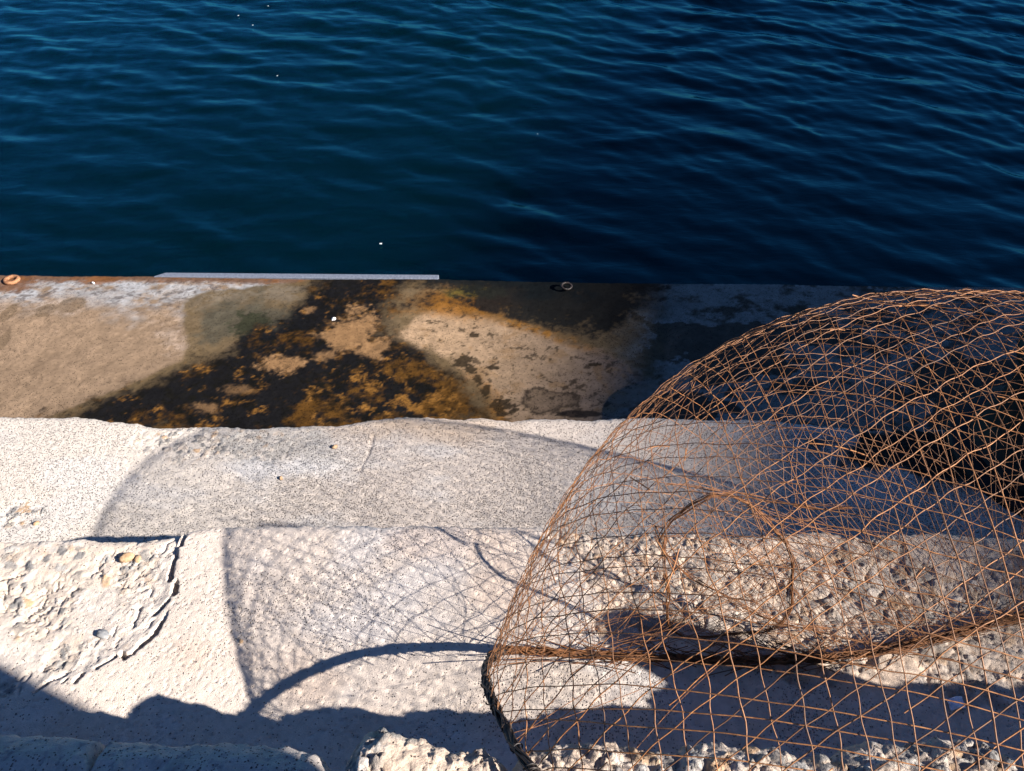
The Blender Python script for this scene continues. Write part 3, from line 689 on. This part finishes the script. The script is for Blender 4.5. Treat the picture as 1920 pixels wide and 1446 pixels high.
for k in range(80):                                     # cone of the funnel: ring to rim and underside, with loose hair
    i = int(q.uniform(0, 199)); a = ringp[i]
    d = a - ringp.mean(0)
    if k % 3 == 0:
        j = int(q.uniform(.2, .95) * len(rust)); e = rust[j] + q.normal(0, .02, 3)
    elif k % 3 == 1:
        az = math.atan2(a[1] / S - O[1], a[0] / S - O[0]) + q.normal(0, .35)
        w = np.array([az]); p, _ = skin(np.cos(w) * (tab(TURN, w) + tab(LEN, w) * q.uniform(0, .9)), np.sin(w) * (tab(TURN, w) + tab(LEN, w) * .5)); e = p[0] * S
    else:
        e = a + d * q.uniform(-.5, .9) + q.normal(0, .07, 3)
    e[2] = max(e[2], .012)
    s = np.linspace(0, 1, 14)[:, None]
    mid = (a + e) / 2 + q.normal(0, .035, 3); mid[2] = max(mid[2], .015)
    P = a * (1 - s) ** 2 + 2 * mid * s * (1 - s) + e * s ** 2
    P += (np.stack([vnoise(s[:, 0] * 3 + k, s[:, 0] * 0 + j_, j_) for j_ in range(3)], -1) - .5) * .02 * s * (1 - s) * 4
    fu.add(P, .00060)
M_FUN = plain_mat("old_rusty_wire", (.10, .036, .012), (.30, .13, .05), 110, .65, 0, .4, .3)
fu.build("funnel", M_FUN, trap)

# ------------------------------------------------------------------ small things
def lathe(name, prof, mat, parent=None, n=48):
    a = np.arange(n) / n * 2 * math.pi
    V = np.stack([np.array([[r * math.cos(t), r * math.sin(t), z] for t in a]) for r, z in prof]).reshape(-1, 3)
    m = len(prof); i = np.arange(m - 1)[:, None] * n; j = np.arange(n)[None]; j1 = (j + 1) % n
    Fq = np.stack([i + j, i + j1, i + n + j1, i + n + j], -1).reshape(-1, 4)
    return make_mesh(name, V, Fq, None, mat, parent)
# black mooring bollard, mostly outside the frame on the right
gb = G(1975, 858, Z2)
boll = bpy.data.objects.new("mooring_bollard", None); col.objects.link(boll); boll.location = (gb[0], gb[1], Z2)
tag(boll, "black iron mooring bollard at the right edge behind the trap, on the dark stained step", "bollard")
lathe("stem", [(.24, .03), (.225, .06), (.205, .12), (.195, .22), (.195, .27), (.205, .31), (.222, .33), (.226, .36), (.21, .385), (.15, .405), (.0, .41)], M_BLACK, boll)
lathe("base_plate", [(.30, -.03), (.30, .018), (.292, .027), (.24, .031), (.0, .033)], M_BLACK, boll)

# strip along the front of the ledge
pl = Gs([(286, 521), (300, 513.5), (822, 515.5), (822, 525)], Z1 + .004)
pA, pB = G(288, 520, Z1), G(822, 524.5, Z1)
dirp = (pB - pA) / np.linalg.norm(pB - pA); nrm = np.array([-dirp[1], dirp[0], 0])
lenp = np.linalg.norm(pB - pA)
def strip():
    V = []
    for z in (.006, .004 - .16):
        V += [pA - nrm * .002 + np.array([0, 0, z]), pA + dirp * .045 + nrm * .030 + np.array([0, 0, z]), pB + nrm * .030 + np.array([0, 0, z]), pB - nrm * .002 + np.array([0, 0, z])]
    o = make_mesh("steel_strip", V, [(0, 3, 2, 1), (4, 5, 6, 7), (0, 1, 5, 4), (1, 2, 6, 5), (2, 3, 7, 6), (3, 0, 4, 7)], None, M_PLANK, None, False)
    b = o.modifiers.new("bevel", 'BEVEL'); b.width = .003; b.segments = 2
    return o
tag(strip(), "pale grey strip fixed along the water side of the stained ledge", "fender strip")

def torus(name, R, r, mat, sx=1, sy=1, parent=None, jit=.1, seed=0):
    n, m = 40, 12
    a = np.arange(n) / n * 2 * math.pi; b = np.arange(m) / m * 2 * math.pi
    A, B = np.meshgrid(a, b, indexing='ij')
    rr = r * (1 + jit * (fbm(np.cos(A) * 2 + 5 + seed, np.sin(A) * 2 + np.cos(B), 3, 3) - .5) * 2)
    V = np.stack([(R + rr * np.cos(B)) * np.cos(A) * sx, (R + rr * np.cos(B)) * np.sin(A) * sy, rr * np.sin(B)], -1).reshape(-1, 3)
    i = np.arange(n)[:, None]; j = np.arange(m)[None]
    Fq = np.stack([i * m + j, ((i + 1) % n) * m + j, ((i + 1) % n) * m + (j + 1) % m, i * m + (j + 1) % m], -1).reshape(-1, 4)
    return make_mesh(name, V, Fq, None, mat, parent)
g = G(23, 527, Z1)
pr = bpy.data.objects.new("iron_tube", None); col.objects.link(pr); pr.location = (g[0], g[1], Z1)
torus("collar", .027, .009, M_RUST, 1, .95, pr).location = (0, 0, .006)
lathe("bore", [(.022, .006), (.022, -.002), (.0, -.002)], M_BLACK, pr, 24)
tag(pr, "rusty iron tube end set in the ledge near the water, in a rust stained corner", "pipe")
g = G(1062, 543, Z1)
mr = torus("mooring_ring", .022, .006, M_ROPE, 1.0, .8, None, .3, 3); mr.location = (g[0], g[1], Z1 + .018); mr.rotation_euler = (.35, .12, .3)
tag(mr, "small iron ring lying on the shaded part of the ledge", "ring")

def rock(name, size, mat, seed, flat=.6):
    n, m = 20, 12
    q = np.random.default_rng(seed); off = q.random(3) * 50
    th = np.linspace(0, math.pi, m); ph = np.arange(n) / n * 2 * math.pi
    T, Ph = np.meshgrid(th, ph, indexing='ij')
    D = np.stack([np.sin(T) * np.cos(Ph), np.sin(T) * np.sin(Ph), np.cos(T)], -1)
    k = 1 + .7 * (fbm(D[..., 0] * 1.6 + off[0] + D[..., 2], D[..., 1] * 1.6 + off[1] - D[..., 2], 2, 3) - .5)
    V = D * k[..., None] * np.array([size, size * q.uniform(.6, .9), size * flat])
    return make_mesh(name, V.reshape(-1, 3), grid_faces(m, n).tolist() + [(a * n + n - 1, a * n, (a + 1) * n, (a + 1) * n + n - 1) for a in range(m - 1)], None, mat)
def put_rock(x, y, z, px, mat, seed, label, name="pebble", cat="pebble"):
    g = G(x, y, z); dist = np.linalg.norm(g - np.array([0, 0, S]))
    sz = px / F_PX * dist * .95
    o = rock(name, sz, mat, seed); o.location = (g[0], g[1], z + sz * .18); o.rotation_euler = (0, 0, seed * 1.3)
    tag(o, label, cat, "loose pebbles on the steps and ledge"); return o
put_rock(626, 599, Z1, 5, M_WHITE, 1, "white pebble lying in the black stain of the ledge")
put_rock(175, 531, Z1, 3.2, M_WHITE, 2, "tiny white pebble by the rusty edge of the ledge, left of the grey strip")
put_rock(628, 838, Z2, 6, M_OCHRE, 3, "ochre pebble on the speckled step, near the ledge side")
put_rock(527, 897, Z2, 5, M_OCHRE, 4, "ochre pebble in the middle of the speckled step, inside the curved shadow")
put_rock(238, 1047, -.010, 13, M_OCHRE, 5, "large ochre stone set in the spalled corner of the sunlit step", "stone", "stone")
put_rock(259, 1050, -.010, 8, M_OCHRE, 6, "smaller ochre stone right beside the large one in the spalled corner", "stone", "stone")
put_rock(193, 1190, -.008, 11, M_GREY, 7, "brown grey stone low in the spalled corner, above the crack", "stone", "stone")
put_rock(68, 982, Z2, 5, M_OCHRE, 8, "reddish pebble on the bright left end of the speckled step")
put_rock(452, 1203, Z3, 4.5, M_OCHRE, 9, "orange pebble on the edge of the trap's shadow on the sunlit step")
# scrap of pale plastic on the shaded step and one floating on the water
def scrap(name, cx, cy, z, w, h, mat, seed):
    n = 9
    u, v = np.meshgrid(np.linspace(-1, 1, n), np.linspace(-1, 1, n))
    k = 1 - .35 * fbm(u * 2 + seed, v * 2, 1, 3)
    g = G(cx, cy, z); d = np.linalg.norm(g - np.array([0, 0, S])) / F_PX
    Z = (fbm(u * 2.2 + 7, v * 2.2 + seed, 2, 3)) * w * d * .5
    V = np.stack([u * k * w * d, v * k * h * d * 1.3 + u * .3 * h * d, Z], -1).reshape(-1, 3)
    o = make_mesh(name, V, grid_faces(n, n), None, mat); o.location = (g[0], g[1], z + .003)
    s = o.modifiers.new("thickness", 'SOLIDIFY'); s.thickness = .0015
    return o
tag(scrap("plastic_scrap", 1791, 1322, Z3, 15, 9, M_BLUE, 4), "crumpled pale blue scrap on the shaded step behind the mesh", "litter")
tag(scrap("floating_scrap", 714, 458, ZW + .010, 2.4, 1.5, M_WHITE, 6), "white scrap floating on the dark water beyond the grey strip", "litter")

# sun glints and bits of foam, set as white pieces on the water
for k, (cx, cy) in enumerate([(520, 143), (447, 30), (474, 48), (503, 12), (1008, 252)]):
    tag(scrap("white_fleck", cx, cy, ZW + .010, 1.0, .6, M_WHITE, k * 1.7), "tiny white fleck standing in for glints and foam on the open water", "white fleck", "white flecks on the water")

# ------------------------------------------------------------------ off to the right and behind: unseen casters added for the broad shadows
def box(name, lo, hi, mat, parent=None):
    x0, y0, z0 = lo; x1, y1, z1 = hi
    V = [(x0, y0, z0), (x1, y0, z0), (x1, y1, z0), (x0, y1, z0), (x0, y0, z1), (x1, y0, z1), (x1, y1, z1), (x0, y1, z1)]
    o = make_mesh(name, V, [(0, 3, 2, 1), (4, 5, 6, 7), (0, 1, 5, 4), (1, 2, 6, 5), (2, 3, 7, 6), (3, 0, 4, 7)],
                  {"col": np.tile([.42, .38, .33], (8, 1)), "speck": np.full(8, .15)}, mat, parent, False)
    b = o.modifiers.new("bevel", 'BEVEL'); b.width = .012; b.segments = 2
    return o
# unseen pillar added behind the camera on the right; its shadow crosses the left block
uu = np.array([-.184, .352]) + .72 * np.array([1.541, -.6945]); nn_ = np.array([-.411, -.912])
pc = (uu + nn_ * .17) * S
pil = bpy.data.objects.new("shadow_pillar", None); col.objects.link(pil); pil.location = (pc[0], pc[1], ZT - .02)
pil.rotation_euler = (0, 0, math.atan2(-.6945, 1.541))
box("shaft", (-.22, -.255, 0), (.22, .255, 2.6), M_WALLFAR, pil); box("cap", (-.27, -.255, 2.602), (.27, .255, 2.72), M_WALLFAR, pil)
tag(pil, "unseen square pillar added behind the broken wall to shade the left block", "pillar")
# unseen building, added so that its roof line draws the edge of the large shade on the right
zr = 22.0
def lift(p): return p + SUN * (zr - p[2])
dw = np.array([.292, .956])
k0 = lift(np.array([.485, .66, 0]) * S)[:2]              # the corner whose shadow lies on the sunlit step
poly = np.array([k0 + dw * 17, k0, k0 + np.array([13.0, -2.6]), k0 + dw * 17 + np.array([14.0, 0])])
cen = poly.mean(0)
bld = bpy.data.objects.new("shadow_building", None); col.objects.link(bld); bld.location = (cen[0], cen[1], ZT - .02)
tag(bld, "unseen tall building added to cast the broad shade on the right", "building")
def prism(name, P, z0, z1, mat, parent, cs):
    n = len(P); V = [(x - cen[0], y - cen[1], z0) for x, y in P] + [(x - cen[0], y - cen[1], z1) for x, y in P]
    me = bpy.data.meshes.new(name)
    fs = [tuple(range(n))[::-1], tuple(range(n, 2 * n))] + [(i, (i + 1) % n, n + (i + 1) % n, n + i) for i in range(n)]
    me.from_pydata(V, [], fs); me.update(); me.materials.append(mat)
    ca = me.attributes.new("col", 'FLOAT_COLOR', 'POINT')
    for k in range(2 * n): ca.data[k].color = (*cs, 1)
    o = bpy.data.objects.new(name, me); col.objects.link(o); o.parent = parent
    return o
inner = cen + (poly - cen) * .965
prism("wall", inner, -1.5, zr - .62, M_WALLFAR, bld, (.5, .44, .36))
prism("roof", poly, zr - .60, zr - ZT + .02, M_WALLFAR, bld, (.35, .2, .14))
M_GLASS = plain_mat("dark_glass", (.01, .012, .015), (.02, .025, .03), 5, .1, 0, 0, .6)
for wi in (0, 1):
    p0, p1 = inner[wi], inner[wi + 1]; L_ = np.linalg.norm(p1 - p0); d = (p1 - p0) / L_; nr = np.array([d[1], -d[0]])
    if np.dot(nr, (p0 + p1) / 2 - cen) < 0: nr = -nr
    for fl in range(3):
        for k in range(int(L_ // 2.6)):
            q0 = p0 + d * (1.1 + 2.6 * k) - cen; z = 1.2 + fl * 3.4
            Pq = np.array([q0 - nr * .05, q0 + d * 1.1 - nr * .05, q0 + d * 1.1 + nr * .03, q0 + nr * .03]) + cen
            prism("window", Pq, z, z + 1.6, M_GLASS, bld, (.02, .02, .02))

pr_ = prism("added_pier", np.array([poly[0] + [-1, 1], poly[1] + [-1, -1.2], poly[2] + [1, 0], poly[3] + [1, 1]]), -3.0, ZT - .06, M_WALLFAR, None, (.4, .37, .33))  # unseen slab added to carry the shadow-casting building
pr_.location = (cen[0], cen[1], 0); tag(pr_, kind="structure")
